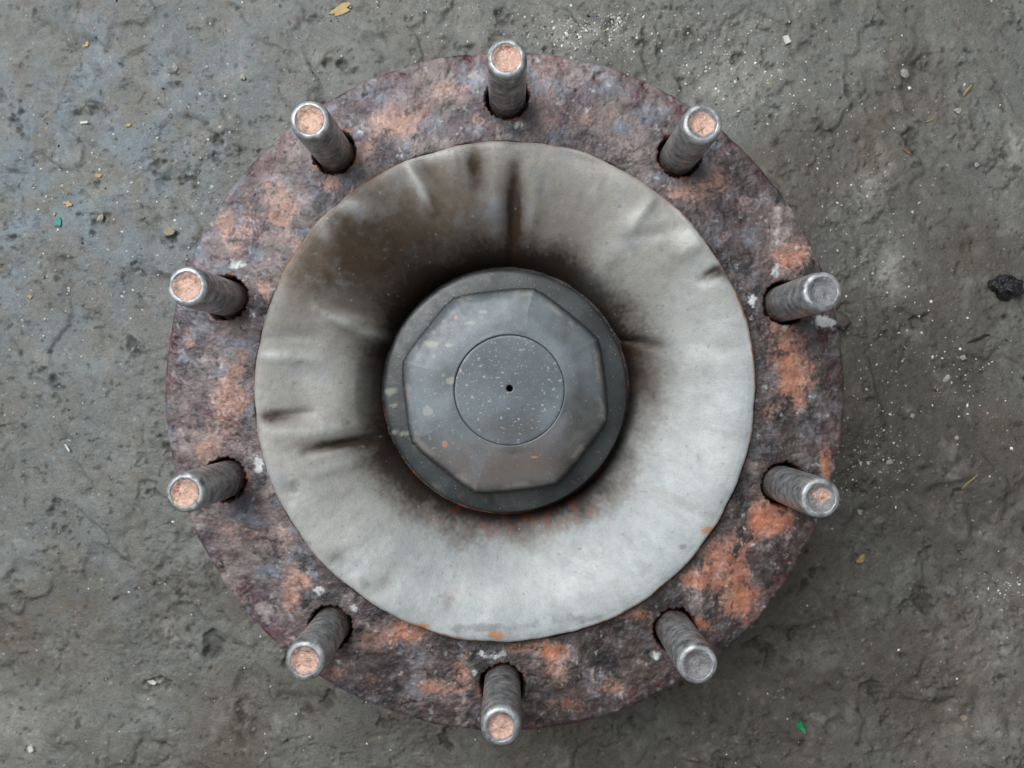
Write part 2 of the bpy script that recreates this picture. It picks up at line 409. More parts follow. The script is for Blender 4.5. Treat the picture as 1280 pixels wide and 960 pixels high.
fb = blobs(X, Y, [(300, 330, 20, 10, 1.), (315, 400, 8, 20, .9), (322, 582, 10, 16, 1.1), (442, 760, 10, 8, 1.3), (398, 738, 12, 8, 1.), (620, 818, 26, 10, 1.1), (592, 840, 8, 14, .9), (818, 818, 10, 12, 1.), (1030, 402, 22, 12, 1.15), (940, 378, 8, 16, 1.2),
                  (970, 340, 10, 14, 1.1), (980, 415, 10, 16, .8), (645, 156, 16, 8, 1.1), (480, 115, 20, 5, .6), (500, 195, 22, 6, .9), (450, 160, 10, 14, .8), (596, 118, 8, 12, .8), (730, 100, 40, 24, .35), (830, 232, 12, 5, .9), (240, 580, 12, 8, .6),
                  (280, 630, 14, 10, .7), (430, 828, 14, 10, .9), (930, 662, 5, 10, .8), (1000, 720, 10, 8, .7), (880, 760, 14, 12, .6), (240, 690, 20, 30, .25), (860, 660, 60, 10, .15)], ZF)
fm = sst(0.50, 0.72, 0.62*fb + 0.5*fbm(X, Y, 0.009, 85, 5, 0.7) + 0.06)
c = mixc(c, fleck*0.98, fm*0.9)
c = mixc(c, fleck*0.9, sst(0.46, 0.64, fbm(X, Y, 0.006, 87, 3, 0.7))*0.4)
c = mixc(c, darkc*0.8, sst(0.40, 0.60, fbm(X, Y, 0.0085, 89, 3, 0.65))*0.6)
c = c*(1 + 0.42*fbm(X, Y, 0.008, 90, 4, 0.72) + 0.34*fbm(X, Y, 0.035, 94, 3, 0.6))[..., None]
c = np.clip(c, 0.004, 1)
lum = c.mean(-1, keepdims=True)
c = c*(lum/0.15)**0.44*0.82
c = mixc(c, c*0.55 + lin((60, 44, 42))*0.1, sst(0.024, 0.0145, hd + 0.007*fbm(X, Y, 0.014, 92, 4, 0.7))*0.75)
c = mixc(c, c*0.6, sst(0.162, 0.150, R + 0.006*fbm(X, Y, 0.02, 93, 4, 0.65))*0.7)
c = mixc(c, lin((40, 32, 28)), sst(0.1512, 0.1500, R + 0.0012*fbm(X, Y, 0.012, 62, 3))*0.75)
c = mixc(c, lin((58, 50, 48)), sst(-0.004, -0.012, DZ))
c = mixc(c, lin((150, 132, 116)), sst(-0.0002, -0.0016, DZ)*sst(-0.0075, -0.004, DZ)*sst(-0.2, 0.4, fbm(X, Y, 0.03, 91, 4))*0.7)

# cut the holes: rim vertices snap to a ragged circle, the inside drops away
for k, a in enumerate(stud_ang):
    hx, hy = STUD_R*math.cos(a), STUD_R*math.sin(a)
    ddx, ddy = X-hx, Y-hy
    d = np.hypot(ddx, ddy)
    near = d < 0.018
    ph = np.arctan2(ddy, ddx)
    HR = 0.0136 + 0.0006*perlin(np.cos(ph)*1.3+k*7, np.sin(ph)*1.3, 95) + 0.0009*perlin(np.cos(ph)*5+k*7, np.sin(ph)*5, 96) + 0.0007*perlin(np.cos(ph)*11+k*7, np.sin(ph)*11, 97)
    s = 0.0006
    up = near & (d >= HR) & (d < HR + s)
    dn = near & (d < HR)
    rim = dn & (d > HR - s)
    f = np.where(up, HR/np.maximum(d, 1e-6), np.where(rim, (HR-0.0001)/np.maximum(d, 1e-6), 1.0))
    X = hx + ddx*f; Y = hy + ddy*f
    Z = np.where(up, Z - 0.0003, Z)
    Z = np.where(dn, H - 0.022, Z)
    c = mixc(c, lin((16, 14, 13)), dn.astype(float))
    c = mixc(c, lin((30, 24, 21)), up*0.6*sst(-0.3, 0.3, perlin(np.cos(ph)*3+k*5, np.sin(ph)*3, 98)))  # darkness of the hole wall painted onto the rim
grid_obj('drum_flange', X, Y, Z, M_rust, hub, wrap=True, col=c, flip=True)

# --- bell-mouthed dish inside the flange
prof = np.array([(0.1494, -0.003), (0.1497, 0.003), (0.1497, 0.0070), (0.1493, 0.0085), (0.1483, 0.0094), (0.1462, 0.0098), (0.1425, 0.0094), (0.1370, 0.0078), (0.1290, 0.0044), (0.1205, -0.0006),
                 (0.1120, -0.0066), (0.1040, -0.0138), (0.0965, -0.0222), (0.0900, -0.0318), (0.0850, -0.0430), (0.0825, -0.0550), (0.0815, -0.0650)])
seg = np.concatenate([[0], np.cumsum(np.hypot(np.diff(prof[:, 0]), np.diff(prof[:, 1])))])
su = np.concatenate([np.linspace(0, 0.018, 36)[:-1], np.linspace(0.018, seg[-1], 175)])
def crom(s, y):
    # Catmull-Rom through the profile
    out = np.zeros_like(su)
    m = np.gradient(y, s)
    i = np.clip(np.searchsorted(s, su) - 1, 0, len(s)-2)
    h = s[i+1]-s[i]; t = (su-s[i])/h
    return (2*t**3-3*t**2+1)*y[i] + (t**3-2*t**2+t)*h*m[i] + (-2*t**3+3*t**2)*y[i+1] + (t**3-t**2)*h*m[i+1]
pr, pz = crom(seg, prof[:, 0]), crom(seg, prof[:, 1])
nth = 1100
th = np.linspace(0, 2*math.pi, nth, endpoint=False)
R, T = np.meshgrid(pr, th, indexing='ij')
PZ = np.repeat(pz[:, None], nth, 1)
cx, cy = np.cos(T), np.sin(T)
lipw = sst(0.118, 0.146, R)
R = R + lipw*(0.0013*perlin(cx*2.5, cy*2.5, 101) + 0.0009*perlin(cx*8, cy*8, 102) + 0.0002*perlin(cx*40, cy*40, 103))
X = R*cx; Y = R*cy
# hammered ripples and creases: (px, py) of both ends, half width in px, height in mm
creases = [((508, 205), (540, 262), 9, 2.2), ((522, 205), (560, 250), 9, -1.2), ((592, 192), (600, 238), 12, -1.6), ((566, 190), (572, 225), 8, 0.8), ((645, 215), (640, 315), 10, -3.0), ((668, 215), (662, 300), 14, 1.2), ((622, 215), (616, 300), 12, 1.0),
           ((330, 445), (400, 448), 12, 1.8), ((336, 424), (390, 420), 10, -0.9), ((400, 388), (470, 425), 10, 2.2), ((395, 370), (460, 395), 12, -1.0), ((340, 520), (388, 516), 8, -1.9), ((340, 540), (400, 536), 12, 1.2),
           ((385, 565), (470, 546), 7, -3.0), ((400, 590), (480, 568), 12, 1.1), ((380, 545), (470, 528), 10, 0.9), ((905, 335), (875, 352), 8, -2.2), ((880, 300), (830, 330), 14, 1.2), ((800, 270), (740, 340), 20, 1.4), ((770, 300), (850, 290), 10, -0.7),
           ((770, 412), (832, 432), 8, -3.2), ((790, 445), (830, 500), 18, -1.4), ((870, 430), (925, 440), 14, -0.8), ((410, 700), (440, 690), 12, -1.2), ((470, 735), (500, 720), 14, -1.0), ((362, 600), (370, 620), 9, -0.8), ((720, 775), (690, 745), 18, -0.7),
           ((560, 765), (570, 740), 14, -0.9), ((690, 190), (760, 215), 16, -0.8), ((430, 290), (470, 330), 26, -1.4), ((395, 320), (440, 360), 16, 0.7), ((760, 560), (820, 600), 24, 0.8), ((840, 680), (880, 700), 18, -0.7), ((600, 700), (650, 690), 20, -0.6), ((764, 413), (803, 423), 3.2, -2.2), ((783, 505), (781, 548), 3.0, -2.5), ((466, 430), (462, 540), 5, -1.4), ((880, 280), (905, 325), 5, 0.9), ((850, 270), (885, 300), 8, 1.0), ((905, 335), (880, 345), 4, -1.2), ((835, 262), (850, 290), 7, -0.8), ((815, 250), (790, 285), 9, 1.0)]
dzc = np.zeros_like(X)
angd = np.degrees(np.arctan2(Y, X))
facet = np.exp(-((np.mod(angd-183+180, 360)-180)/17.0)**2)
facet2 = np.exp(-((np.mod(angd-48+180, 360)-180)/16.0)**2)
for (a, b, w, hmm) in creases:
    ax, ay = W(a[0], a[1], H); bx, by = W(b[0], b[1], H)
    L2 = (bx-ax)**2 + (by-ay)**2
    t = np.clip(((X-ax)*(bx-ax) + (Y-ay)*(by-ay))/L2, 0, 1)
    dd = np.hypot(X-(ax+t*(bx-ax)), Y-(ay+t*(by-ay))) / (w*k_f)
    taper = 0.35 + 0.65*np.sin(np.pi*np.clip(t*0.9+0.05, 0, 1))
    dzc += 1.6*hmm*0.001*np.exp(-(dd*1.25)**2)*taper
waves = 0.0016*fbm(X, Y, 0.060, 105, 2) + 0.0004*fbm(X, Y, 0.030, 106, 2) + 0.00012*fbm(X, Y, 0.005, 107, 3) + (0.014*facet + 0.003*facet2)*sst(0.128, 0.092, R)*sst(0.083, 0.087, R)
waves = waves + 0.0011*perlin(np.cos(T)*4.0, np.sin(T)*4.0, 108)*sst(0.100, 0.125, R)
topw = sst(-0.045, -0.025, PZ)*(0.45 + 0.55*sst(0.1500, 0.146, R))
Z = H + PZ + (dzc*sst(0.1500, 0.145, R) + waves*topw)

warm = lin((150, 147, 140)); cool = lin((157, 163, 163)); dust = lin((100, 84, 68)); soot = lin((52, 45, 40)); stain_shade = lin((54, 37, 22)); tan = lin((168, 150, 134))
c = np.zeros(X.shape + (3,)) + warm
sidec = sst(-0.05, 0.10, X*0.55 - Y*0.8 + 0.02*fbm(X, Y, 0.06, 111, 4))
c = mixc(c, cool, sidec)
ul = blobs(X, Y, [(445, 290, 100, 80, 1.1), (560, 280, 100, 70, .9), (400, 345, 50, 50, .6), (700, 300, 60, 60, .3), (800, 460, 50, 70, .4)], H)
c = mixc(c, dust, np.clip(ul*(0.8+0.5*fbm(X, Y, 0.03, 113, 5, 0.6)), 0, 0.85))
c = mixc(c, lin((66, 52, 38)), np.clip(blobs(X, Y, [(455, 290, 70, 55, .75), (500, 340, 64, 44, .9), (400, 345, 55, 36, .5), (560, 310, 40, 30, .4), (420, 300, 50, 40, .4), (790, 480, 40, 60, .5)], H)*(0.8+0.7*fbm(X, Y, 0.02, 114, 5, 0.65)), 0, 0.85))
c = mixc(c, lin((84, 70, 54)), sst(-0.0005, -0.0030, dzc)*0.6)
c = mixc(c, lin((172, 172, 166)), sst(0.0008, 0.0030, dzc + 0.0006*fbm(X, Y, 0.012, 112, 4))*0.75)  # crease light and shade in the colour: brown valleys, pale crests
stk = fbm(np.arctan2(Y, X)*0.13*np.ones_like(R), R*0.35, 0.016, 116, 4, 0.65)*sst(0.09, 0.115, R)
c = mixc(c, lin((184, 187, 187)), sst(0.1, 0.6, stk)*0.34*(1-np.clip(ul*1.2, 0, 1)))
c = mixc(c, lin((120, 116, 110)), sst(0.15, 0.6, -stk)*0.35)
c = mixc(c, lin((136, 143, 150)), sst(0.05, 0.6, fbm(X, Y, 0.03, 115, 6, 0.68))*0.55)
c = mixc(c, lin((120, 118, 112)), sst(0.2, 0.7, fbm(X, Y, 0.022, 117, 5, 0.65))*0.45)
c = mixc(c, lin((96, 94, 92)), sst(0.40, 0.75, fbm(X, Y, 0.012, 119, 6, 0.74))*0.55)
c = mixc(c, lin((128, 132, 130)), sst(0.1, 0.6, fbm(X, Y, 0.045, 118, 6, 0.7))*0.4)
# grime creeping out of the well, thick against the cap
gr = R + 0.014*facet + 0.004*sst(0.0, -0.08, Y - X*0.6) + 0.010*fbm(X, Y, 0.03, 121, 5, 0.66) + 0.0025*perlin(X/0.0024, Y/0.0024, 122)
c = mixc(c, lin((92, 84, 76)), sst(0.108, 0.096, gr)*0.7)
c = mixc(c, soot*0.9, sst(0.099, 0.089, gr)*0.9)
rust_w = blobs(X, Y, [(640, 652, 70, 12, 1.), (560, 638, 40, 10, .7), (710, 634, 40, 12, .8), (480, 575, 10, 30, .4), (650, 670, 60, 20, .35)], H-0.03)
c = mixc(c, lin((128, 62, 34)), np.clip(rust_w*sst(-0.05, 0.5, fbm(X, Y, 0.008, 123, 4, 0.7)), 0, 1)*0.85)
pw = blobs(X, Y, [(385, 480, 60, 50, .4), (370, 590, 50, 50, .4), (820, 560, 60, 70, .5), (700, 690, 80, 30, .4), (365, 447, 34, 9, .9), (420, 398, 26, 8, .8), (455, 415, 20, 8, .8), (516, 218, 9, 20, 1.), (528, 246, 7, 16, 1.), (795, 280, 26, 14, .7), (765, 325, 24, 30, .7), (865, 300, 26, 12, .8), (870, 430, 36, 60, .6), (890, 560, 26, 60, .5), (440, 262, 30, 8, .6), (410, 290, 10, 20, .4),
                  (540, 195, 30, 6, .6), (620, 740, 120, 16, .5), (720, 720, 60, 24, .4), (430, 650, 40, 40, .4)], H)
c = mixc(c, lin((192, 193, 190)), np.clip(pw*(0.7+0.7*fbm(X, Y, 0.014, 126, 5, 0.68)), 0, 0.8))  # pale paint streaks, plus painted light on crests, lip and left wall
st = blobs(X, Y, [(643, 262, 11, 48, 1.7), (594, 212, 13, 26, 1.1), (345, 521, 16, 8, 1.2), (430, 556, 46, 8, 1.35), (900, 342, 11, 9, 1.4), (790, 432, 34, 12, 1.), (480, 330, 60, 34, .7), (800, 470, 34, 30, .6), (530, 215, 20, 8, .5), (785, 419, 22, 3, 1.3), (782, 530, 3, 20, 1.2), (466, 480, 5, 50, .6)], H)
c = mixc(c, stain_shade, np.clip(st*(0.85+0.4*fbm(X, Y, 0.006, 125, 4, 0.65)), 0, 0.88))  # brown stains, and crease darkness put into the colour
gp = blobs(X, Y, [(372, 605, 9, 14, 1.), (425, 700, 16, 16, .9), (430, 530, 10, 8, .7), (850, 680, 5, 4, 1.3), (600, 780, 60, 8, .8), (720, 770, 70, 10, .7), (460, 725, 14, 14, .6), (445, 465, 14, 30, .6), (770, 695, 30, 16, .5), (640, 185, 14, 10, .8)], H)
c = mixc(c, lin((112, 116, 116)), sst(0.3, 0.7, gp*0.8 + 0.35*fbm(X, Y, 0.008, 127, 4, 0.65))*0.75)
rs = blobs(X, Y, [(884, 660, 12, 7, 1.3), (520, 778, 22, 6, 1.4), (322, 470, 5, 26, 1.), (905, 330, 8, 26, .9), (890, 290, 8, 20, .8), (620, 788, 14, 8, 1.1), (400, 700, 4, 4), (870, 700, 20, 5, .6), (565, 182, 20, 4, .7)], H)
c = mixc(c, lin((166, 112, 62)), sst(0.35, 0.8, rs*0.8 + 0.35*fbm(X, Y, 0.008, 129, 4, 0.65))*0.8)
# bare chipped edge
lipc = sst(0.1484, 0.1494, R + 0.0012*fbm(X, Y, 0.01, 131, 4, 0.65))
c = mixc(c, tan, lipc*0.6)
c = mixc(c, lin((140, 88, 56)), lipc*sst(-0.05, 0.35, fbm(X, Y, 0.03, 132, 4, 0.65) + 1.2*np.abs(X-Y*0.3))*0.9)
c = mixc(c, lin((108, 78, 60)), sst(0.0055, 0.001, PZ)*sst(0.146, 0.148, R)*0.85)
f = perlin(X/0.0026, Y/0.0026, 133); c = mixc(c, lin((190, 193, 191)), sst(0.7, 0.9, f)*0.35)
c = c*(1 + 0.12*fbm(X, Y, 0.006, 137, 4, 0.78))[..., None]
f = perlin(X/0.0032, Y/0.0032, 135); c = mixc(c, lin((96, 90, 84)), sst(0.6, 0.8, f)*0.4)
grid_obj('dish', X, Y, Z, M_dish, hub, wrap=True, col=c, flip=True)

# --- floor of the well under the cap
ang = np.linspace(0, 2*math.pi, 256, endpoint=False)
R, T = np.meshgrid(np.linspace(0.087, 0.03, 40), ang, indexing='ij')
X = R*np.cos(T); Y = R*np.sin(T)
c = np.zeros(X.shape+(3,)) + lin((46, 38, 33))
c = mixc(c, lin((130, 62, 34)), sst(0.0, 0.5, fbm(X, Y, 0.01, 141, 4, 0.65) - 3*Y - 0.1)*0.9)
grid_obj('hub_core', X, Y, H - 0.052 + 0.001*fbm(X, Y, 0.012, 143, 4), M_rust, hub, wrap=True, col=c, flip=True)

# --- centre cap: round rim, octagonal body, inset plug
CZ = H - 0.024
def lathe_cols(R, X, Y, seed, base, top):
    c = np.zeros(X.shape+(3,)) + lin(base)
    c = mixc(c, lin(top), sst(-0.3, 0.4, fbm(X, Y, 0.035, seed, 4)))
    return c
OCT0 = math.radians(29)
def octr(T, Rv, round_=0.22):
    a = np.mod(T - OCT0 + math.pi/8, math.pi/4) - math.pi/8      # 0 at a vertex
    ap = Rv*math.cos(math.pi/8)
    flat = ap/np.cos(math.pi/8 - np.abs(a))
    # rounded corner
    return flat - (Rv - ap)*round_*np.exp(-(a/0.08)**2)
# body
tb = np.linspace(0, 2*math.pi, 720, endpoint=False)
rings = [(0.0706, -0.0228, 0.85), (0.0697, -0.0205, 0.92), (0.0689, -0.0170, 1.0), (0.0682, -0.0138, 1.0), (0.0676, -0.0118, 1.0), (0.0668, -0.0102, 1.0), (0.0658, -0.0090, 1.0), (0.0645, -0.0080, 1.0), (0.0629, -0.0072, 1.0)]
nin = 70
for q in np.linspace(0.0612, 0.0345, nin):
    rings.append((q, -0.0067 + 0.0034*(1-((q-0.0345)/0.0267)**1.8), float(sst(0.036, 0.056, np.array(q)))))
rings += [(0.0341, -0.0034, 0), (0.0339, -0.0038, 0), (0.0337, -0.0078, 0)]
PX0, PY0 = W(636.5, 487.5, H-0.004)
Xs, Ys, Zs, Rs = [], [], [], []
for (q, z, f) in rings:
    ro = octr(tb, q)
    ro = (ro*f + q*(1-f))*(0.972 + 0.028*(1-f))
    wq = float(sst(0.056, 0.036, np.array(q)))
    Xs.append(ro*np.cos(tb) + wq*PX0); Ys.append(ro*np.sin(tb) + wq*PY0); Zs.append(np.full_like(tb, H+z)); Rs.append(np.full_like(tb, q))
X, Y, Z, R = map(np.array, (Xs, Ys, Zs, Rs))
Z = Z + 0.0004*fbm(X, Y, 0.03, 151, 2)*sst(0.034, 0.037, R)
zc = H - 0.006
c = lathe_cols(R, X, Y, 153, (88, 95, 98), (107, 116, 121))
brn = blobs(X, Y, [(640, 590, 80, 40, .9), (560, 570, 40, 30, .5), (700, 560, 50, 40, .5), (620, 600, 60, 30, .4)], zc)
c = mixc(c, lin((100, 92, 86)), np.clip(brn*(0.75+0.6*fbm(X, Y, 0.012, 155, 4, 0.6)), 0, 0.85))
dkb = blobs(X, Y, [(740, 530, 40, 40, .9), (720, 580, 30, 24, .9), (720, 500, 20, 20, .4), (640, 562, 20, 6, .9), (600, 560, 12, 10, .4), (706, 412, 5, 16, .7)], zc)
c = mixc(c, lin((68, 66, 62)), np.clip(dkb*(0.8+0.6*fbm(X, Y, 0.010, 157, 4, 0.6)), 0, 0.85))
spl = blobs(X, Y, [(538, 430, 10, 6, 1.2), (588, 404, 8, 3, 1.2), (561, 432, 5, 3, 1.2), (563, 476, 6, 4, 1.2), (536, 515, 9, 5, 1.2), (534, 512, 4, 8, .8), (604, 390, 9, 3, .9), (545, 470, 24, 24, .25), (515, 440, 10, 14, .4)], zc)
c = mixc(c, lin((150, 152, 138)), sst(0.45, 0.85, spl + 0.5*fbm(X, Y, 0.006, 159, 4, 0.7))*0.6)
rsp = blobs(X, Y, [(556, 555, 4, 5, 1.2), (570, 397, 3, 3, 1.), (668, 571, 8, 2, .8), (508, 495, 3, 4, 1)], zc)
c = mixc(c, lin((176, 120, 100)), sst(0.4, 0.7, rsp)*0.8)
ed = sst(0.0618, 0.0650, R)*sst(-0.15, 0.25, fbm(X, Y, 0.02, 161, 5, 0.65))
c = mixc(c, lin((148, 142, 136)), ed*0.55)
c = mixc(c, lin((44, 47, 47)), sst(0.0684, 0.0694, R)*0.85)
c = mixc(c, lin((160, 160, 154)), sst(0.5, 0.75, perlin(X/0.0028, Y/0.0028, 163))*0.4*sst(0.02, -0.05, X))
cap = grid_obj('hub_cap', X, Y, Z, M_cap, hub, wrap=True, col=c, flip=True)

# rim
rp = [(0.0778, -0.034), (0.0778, -0.0275), (0.0774, -0.0258), (0.0766, -0.0248), (0.0752, -0.0243), (0.0735, -0.0240), (0.071, -0.0236), (0.068, -0.0232), (0.065, -0.0230), (0.060, -0.0230)]
R, T = np.meshgrid([p[0] for p in rp], np.linspace(0, 2*math.pi, 360, endpoint=False), indexing='ij')
Z = np.repeat(np.array([p[1] for p in rp])[:, None], 360, 1) + H
X = R*np.cos(T); Y = R*np.sin(T)
c = lathe_cols(R, X, Y, 171, (42, 46, 46), (58, 63, 64))
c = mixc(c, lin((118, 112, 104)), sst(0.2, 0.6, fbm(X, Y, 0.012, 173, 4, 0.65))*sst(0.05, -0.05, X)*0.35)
sp2 = blobs(X, Y, [(488, 490, 8, 7, 1.2), (492, 540, 5, 4, 1), (506, 542, 6, 4, 1), (492, 507, 4, 3, 1)], CZ)
c = mixc(c, lin((140, 140, 126)), sst(0.45, 0.85, sp2 + 0.5*fbm(X, Y, 0.006, 175, 3, 0.7))*0.6)
c = mixc(c, lin((110, 84, 68)), sst(0.15, 0.6, fbm(X, Y, 0.007, 177, 4, 0.7) - 2.5*Y - 0.25)*sst(0.0775, 0.0758, R)*sst(0.066, 0.070, R)*0.35)
grid_obj('cap_rim', X, Y, Z, M_cap, cap, wrap=True, col=c, flip=True)

# plug with its vent hole
pp = [(0.03366, -0.0090), (0.03366, -0.0049), (0.0335, -0.0046), (0.0330, -0.0044)] + [(r, -0.0043) for r in np.linspace(0.032, 0.0026, 60)] + [(0.0021, -0.0045), (0.0019, -0.0055), (0.0018, -0.012), (0.0002, -0.0122)]
HX, HY = W(637, 485.5, H-0.006)
R, T = np.meshgrid([p[0] for p in pp], np.linspace(0, 2*math.pi, 300, endpoint=False), indexing='ij')
Z = np.repeat(np.array([p[1] for p in pp])[:, None], 300, 1) + H
wgt = sst(0.032, 0.004, R)
X = R*np.cos(T) + PX0 + (HX-PX0)*wgt; Y = R*np.sin(T) + PY0 + (HY-PY0)*wgt
c = lathe_cols(R, X, Y, 181, (86, 94, 98), (102, 111, 116))
c = mixc(c, lin((80, 80, 78)), np.clip(blobs(X, Y, [(640, 535, 40, 16, .8), (600, 470, 20, 20, .3)], zc), 0, .7))
c = mixc(c, lin((170, 176, 176)), sst(0.42, 0.60, fbm(X, Y*1.5, 0.0036, 183, 3, 0.75))*0.7)
c = mixc(c, lin((130, 134, 132)), sst(0.0322, 0.0330, R)*sst(-0.1, 0.3, fbm(X, Y, 0.03, 185, 3))*0.5)
c = mixc(c, lin((24, 22, 20)), sst(0.0021, 0.0019, R))
grid_obj('centre_plug', X, Y, Z, M_cap, cap, wrap=True, col=c, flip=True)

# --- studs (one shank and one end, copied round the flange)
def make_stud():
    ns = 56
    z = np.arange(-0.022, STUD_L-0.0032, 0.00038)
    T, Zz = np.meshgrid(np.linspace(0, 2*math.pi, ns, endpoint=False), z)
    ph = (Zz/0.0015 - T/(2*math.pi)) % 1.0
    r = 0.0111 - 0.000012*np.abs(ph*2-1)*sst(0.004, 0.012, Zz) - 0.0003*sst(0.050, 0.056, Zz)
    r = r + 0.00006*perlin(np.cos(T)*1.2+Zz*60, np.sin(T)*1.2+Zz*40, 191)
    rows = [(r[i], Zz[i]) for i in range(len(z))]
    tt = T[0]
    z0 = z[-1]; r0 = r[-1].mean()
    for q in np.linspace(0.15, 1, 7):                # rounded nose
        a = q*math.pi/2
        rows.append((np.full(ns, r0 - 0.0026*(1-math.cos(a))), np.full(ns, z0 + 0.0026*math.sin(a))))
    rows.append((np.full(ns, 0.0080), np.full(ns, z0+0.0026)))
    rows.append((np.full(ns, 0.0077), np.full(ns, z0+0.0023)))
    Rr = np.array([a for a, b in rows]); Zq = np.array([b for a, b in rows])
    o = grid_obj('wheel_stud', Rr*np.cos(tt), Rr*np.sin(tt), Zq, M_stud, hub, wrap=True)
    re = np.array([0.0079, 0.0072, 0.0066, 0.006, 0.005, 0.004, 0.003, 0.002, 0.001, 0.00001])
    Re, Te = np.meshgrid(re, tt, indexing='ij')
    Xe, Ye = Re*np.cos(Te), Re*np.sin(Te)
    Ze = z0 + 0.0024 - 0.0018*sst(0.0080, 0.0040, Re) + 0.00035*fbm(Xe, Ye, 0.004, 193, 3)
    e = grid_obj('stud_end', Xe, Ye, Ze, M_end, o, wrap=True, flip=False)
    return o, e
s0, e0 = make_stud()
cop = [0.70, 0.55, 0.02, 0.46, 0.38, 0.60, 0.62, 0.66, 0.68, 0.66]
end_label = {2: 'bare grey dished stud end without copper rust'}
for k, a in enumerate(stud_ang):
    if k == 0:
        s, e = s0, e0
    else:
        s = s0.copy(); COL.objects.link(s); s.parent = hub
        e = e0.copy(); COL.objects.link(e); e.parent = s
    s.location = (STUD_R*math.cos(a), STUD_R*math.sin(a), H)
    s.rotation_euler = (0, 0, a + k*1.7)
    e.color = (cop[k], 0, 0, 1)
    if k in end_label: e['label'] = end_label[k]

# ------------------------------------------------------------------ loose debris on the floor
rng = np.random.default_rng(7)
def chunk_mesh(name, sx, sy, sz, mat, seed, n=3, rough=0.35, sharp=1.0, smooth=False):
    """irregular stone-like lump"""
    import bmesh
    bm = bmesh.new()
    bmesh.ops.create_icosphere(bm, subdivisions=n, radius=1.0)
    for v in bm.verts:
        p = np.array(v.co)
        d = 1 + rough*float(perlin(np.array([p[0]*1.6+seed*3.1+p[2]]), np.array([p[1]*1.6-seed*1.7+p[2]*0.7]), seed)[0]) \
              + 0.5*rough*float(perlin(np.array([p[0]*4+seed+p[2]*2]), np.array([p[1]*4-p[2]*3]), seed+9)[0])
        p = np.sign(p)*np.abs(p)**sharp*d
        v.co = (p[0]*sx, p[1]*sy, max(p[2], -0.55)*sz)
    me = bpy.data.meshes.new(name); bm.to_mesh(me); bm.free()
    me.polygons.foreach_set('use_smooth', [smooth]*len(me.polygons))
    me.materials.append(mat)
    o = bpy.data.objects.new(name, me); COL.objects.link(o)
    return o

def put(o, px, py, rot=0.0, lift=0.0):
    x, y = W(px, py, 0)
    o.location = (x, y, floor_z(x, y) + lift); o.rotation_euler = (0, 0, rot)
    return o
PXM = CAMZ/FPX      # metres per photo pixel on the floor

def flake(name, outline, mat, px, py, thick=0.0006, bend=0.0008, label='', cat='', group=None):
    """thin chip of paint/foil with its own outline (px offsets) and thickness, slightly curled"""
    import bmesh
    bm = bmesh.new()
    pts = [(a*PXM, -b*PXM) for a, b in outline]
    span = max(max(abs(a), abs(b)) for a, b in pts)
    zf = lambda a, b: bend*((a*a+0.4*b*b)/(span*span))
    lo = [bm.verts.new((a, b, zf(a, b))) for a, b in pts]
    hi = [bm.verts.new((a*0.96, b*0.96, zf(a, b)+thick)) for a, b in pts]
    ca = bm.verts.new((0, 0, thick)); cb = bm.verts.new((0, 0, 0))
    n = len(pts)
    for i in range(n):
        j = (i+1) % n
        bm.faces.new((hi[i], hi[j], ca)); bm.faces.new((lo[j], lo[i], cb)); bm.faces.new((lo[i], lo[j], hi[j], hi[i]))
    bmesh.ops.recalc_face_normals(bm, faces=bm.faces)
    me = bpy.data.meshes.new(name); bm.to_mesh(me); bm.free(); me.materials.append(mat)
    o = bpy.data.objects.new(name, me); COL.objects.link(o)
    put(o, px, py, 0, 0.0003)
    tag(o, label, cat, group)
    return o

def blob_outline(r, rx, ry, n=9, rot=0.0, jag=0.3):
    out = []
    for i in range(n):
        a = 2*math.pi*i/n
        q = 1 + jag*(r.random()*2-1)
        x, y = rx*q*math.cos(a), ry*q*math.sin(a)
        out.append((x*math.cos(rot)-y*math.sin(rot), x*math.sin(rot)+y*math.cos(rot)))
    return [(a, -b) for a, b in out]

M_tar = simple_mat('black_tar', (26, 27, 30), 0.22, 0.6, 0.4, 300, 0.0015)
M_yel = simple_mat('yellow_paint', (172, 150, 102), 0.6, 0.3, 0.15)
M_green = simple_mat('green_plastic', (22, 140, 84), 0.45, 0.4, 0.15)
M_teal = simple_mat('teal_paint', (30, 132, 120), 0.5, 0.4, 0.15)
M_orange = simple_mat('orange_chip', (150, 92, 72), 0.7, 0.3, 0.2)
M_pale = simple_mat('pale_stone', (150, 147, 138), 0.8, 0.3, 0.25)
M_white = simple_mat('white_chip', (196, 196, 190), 0.55, 0.4, 0.08)
M_straw = simple_mat('dry_straw', (150, 132, 92), 0.7, 0.3, 0.2)
M_twig = simple_mat('dark_twig', (48, 42, 38), 0.8, 0.3, 0.3)
M_clod = simple_mat('brown_clod', (92, 80, 64), 0.85, 0.2, 0.4, 400, 0.001)
M_dgreen = simple_mat('mossy_clod', (74, 76, 68), 0.85, 0.2, 0.45, 500, 0.001)
M_tan = simple_mat('tan_chip', (146, 132, 110), 0.7, 0.3, 0.2)

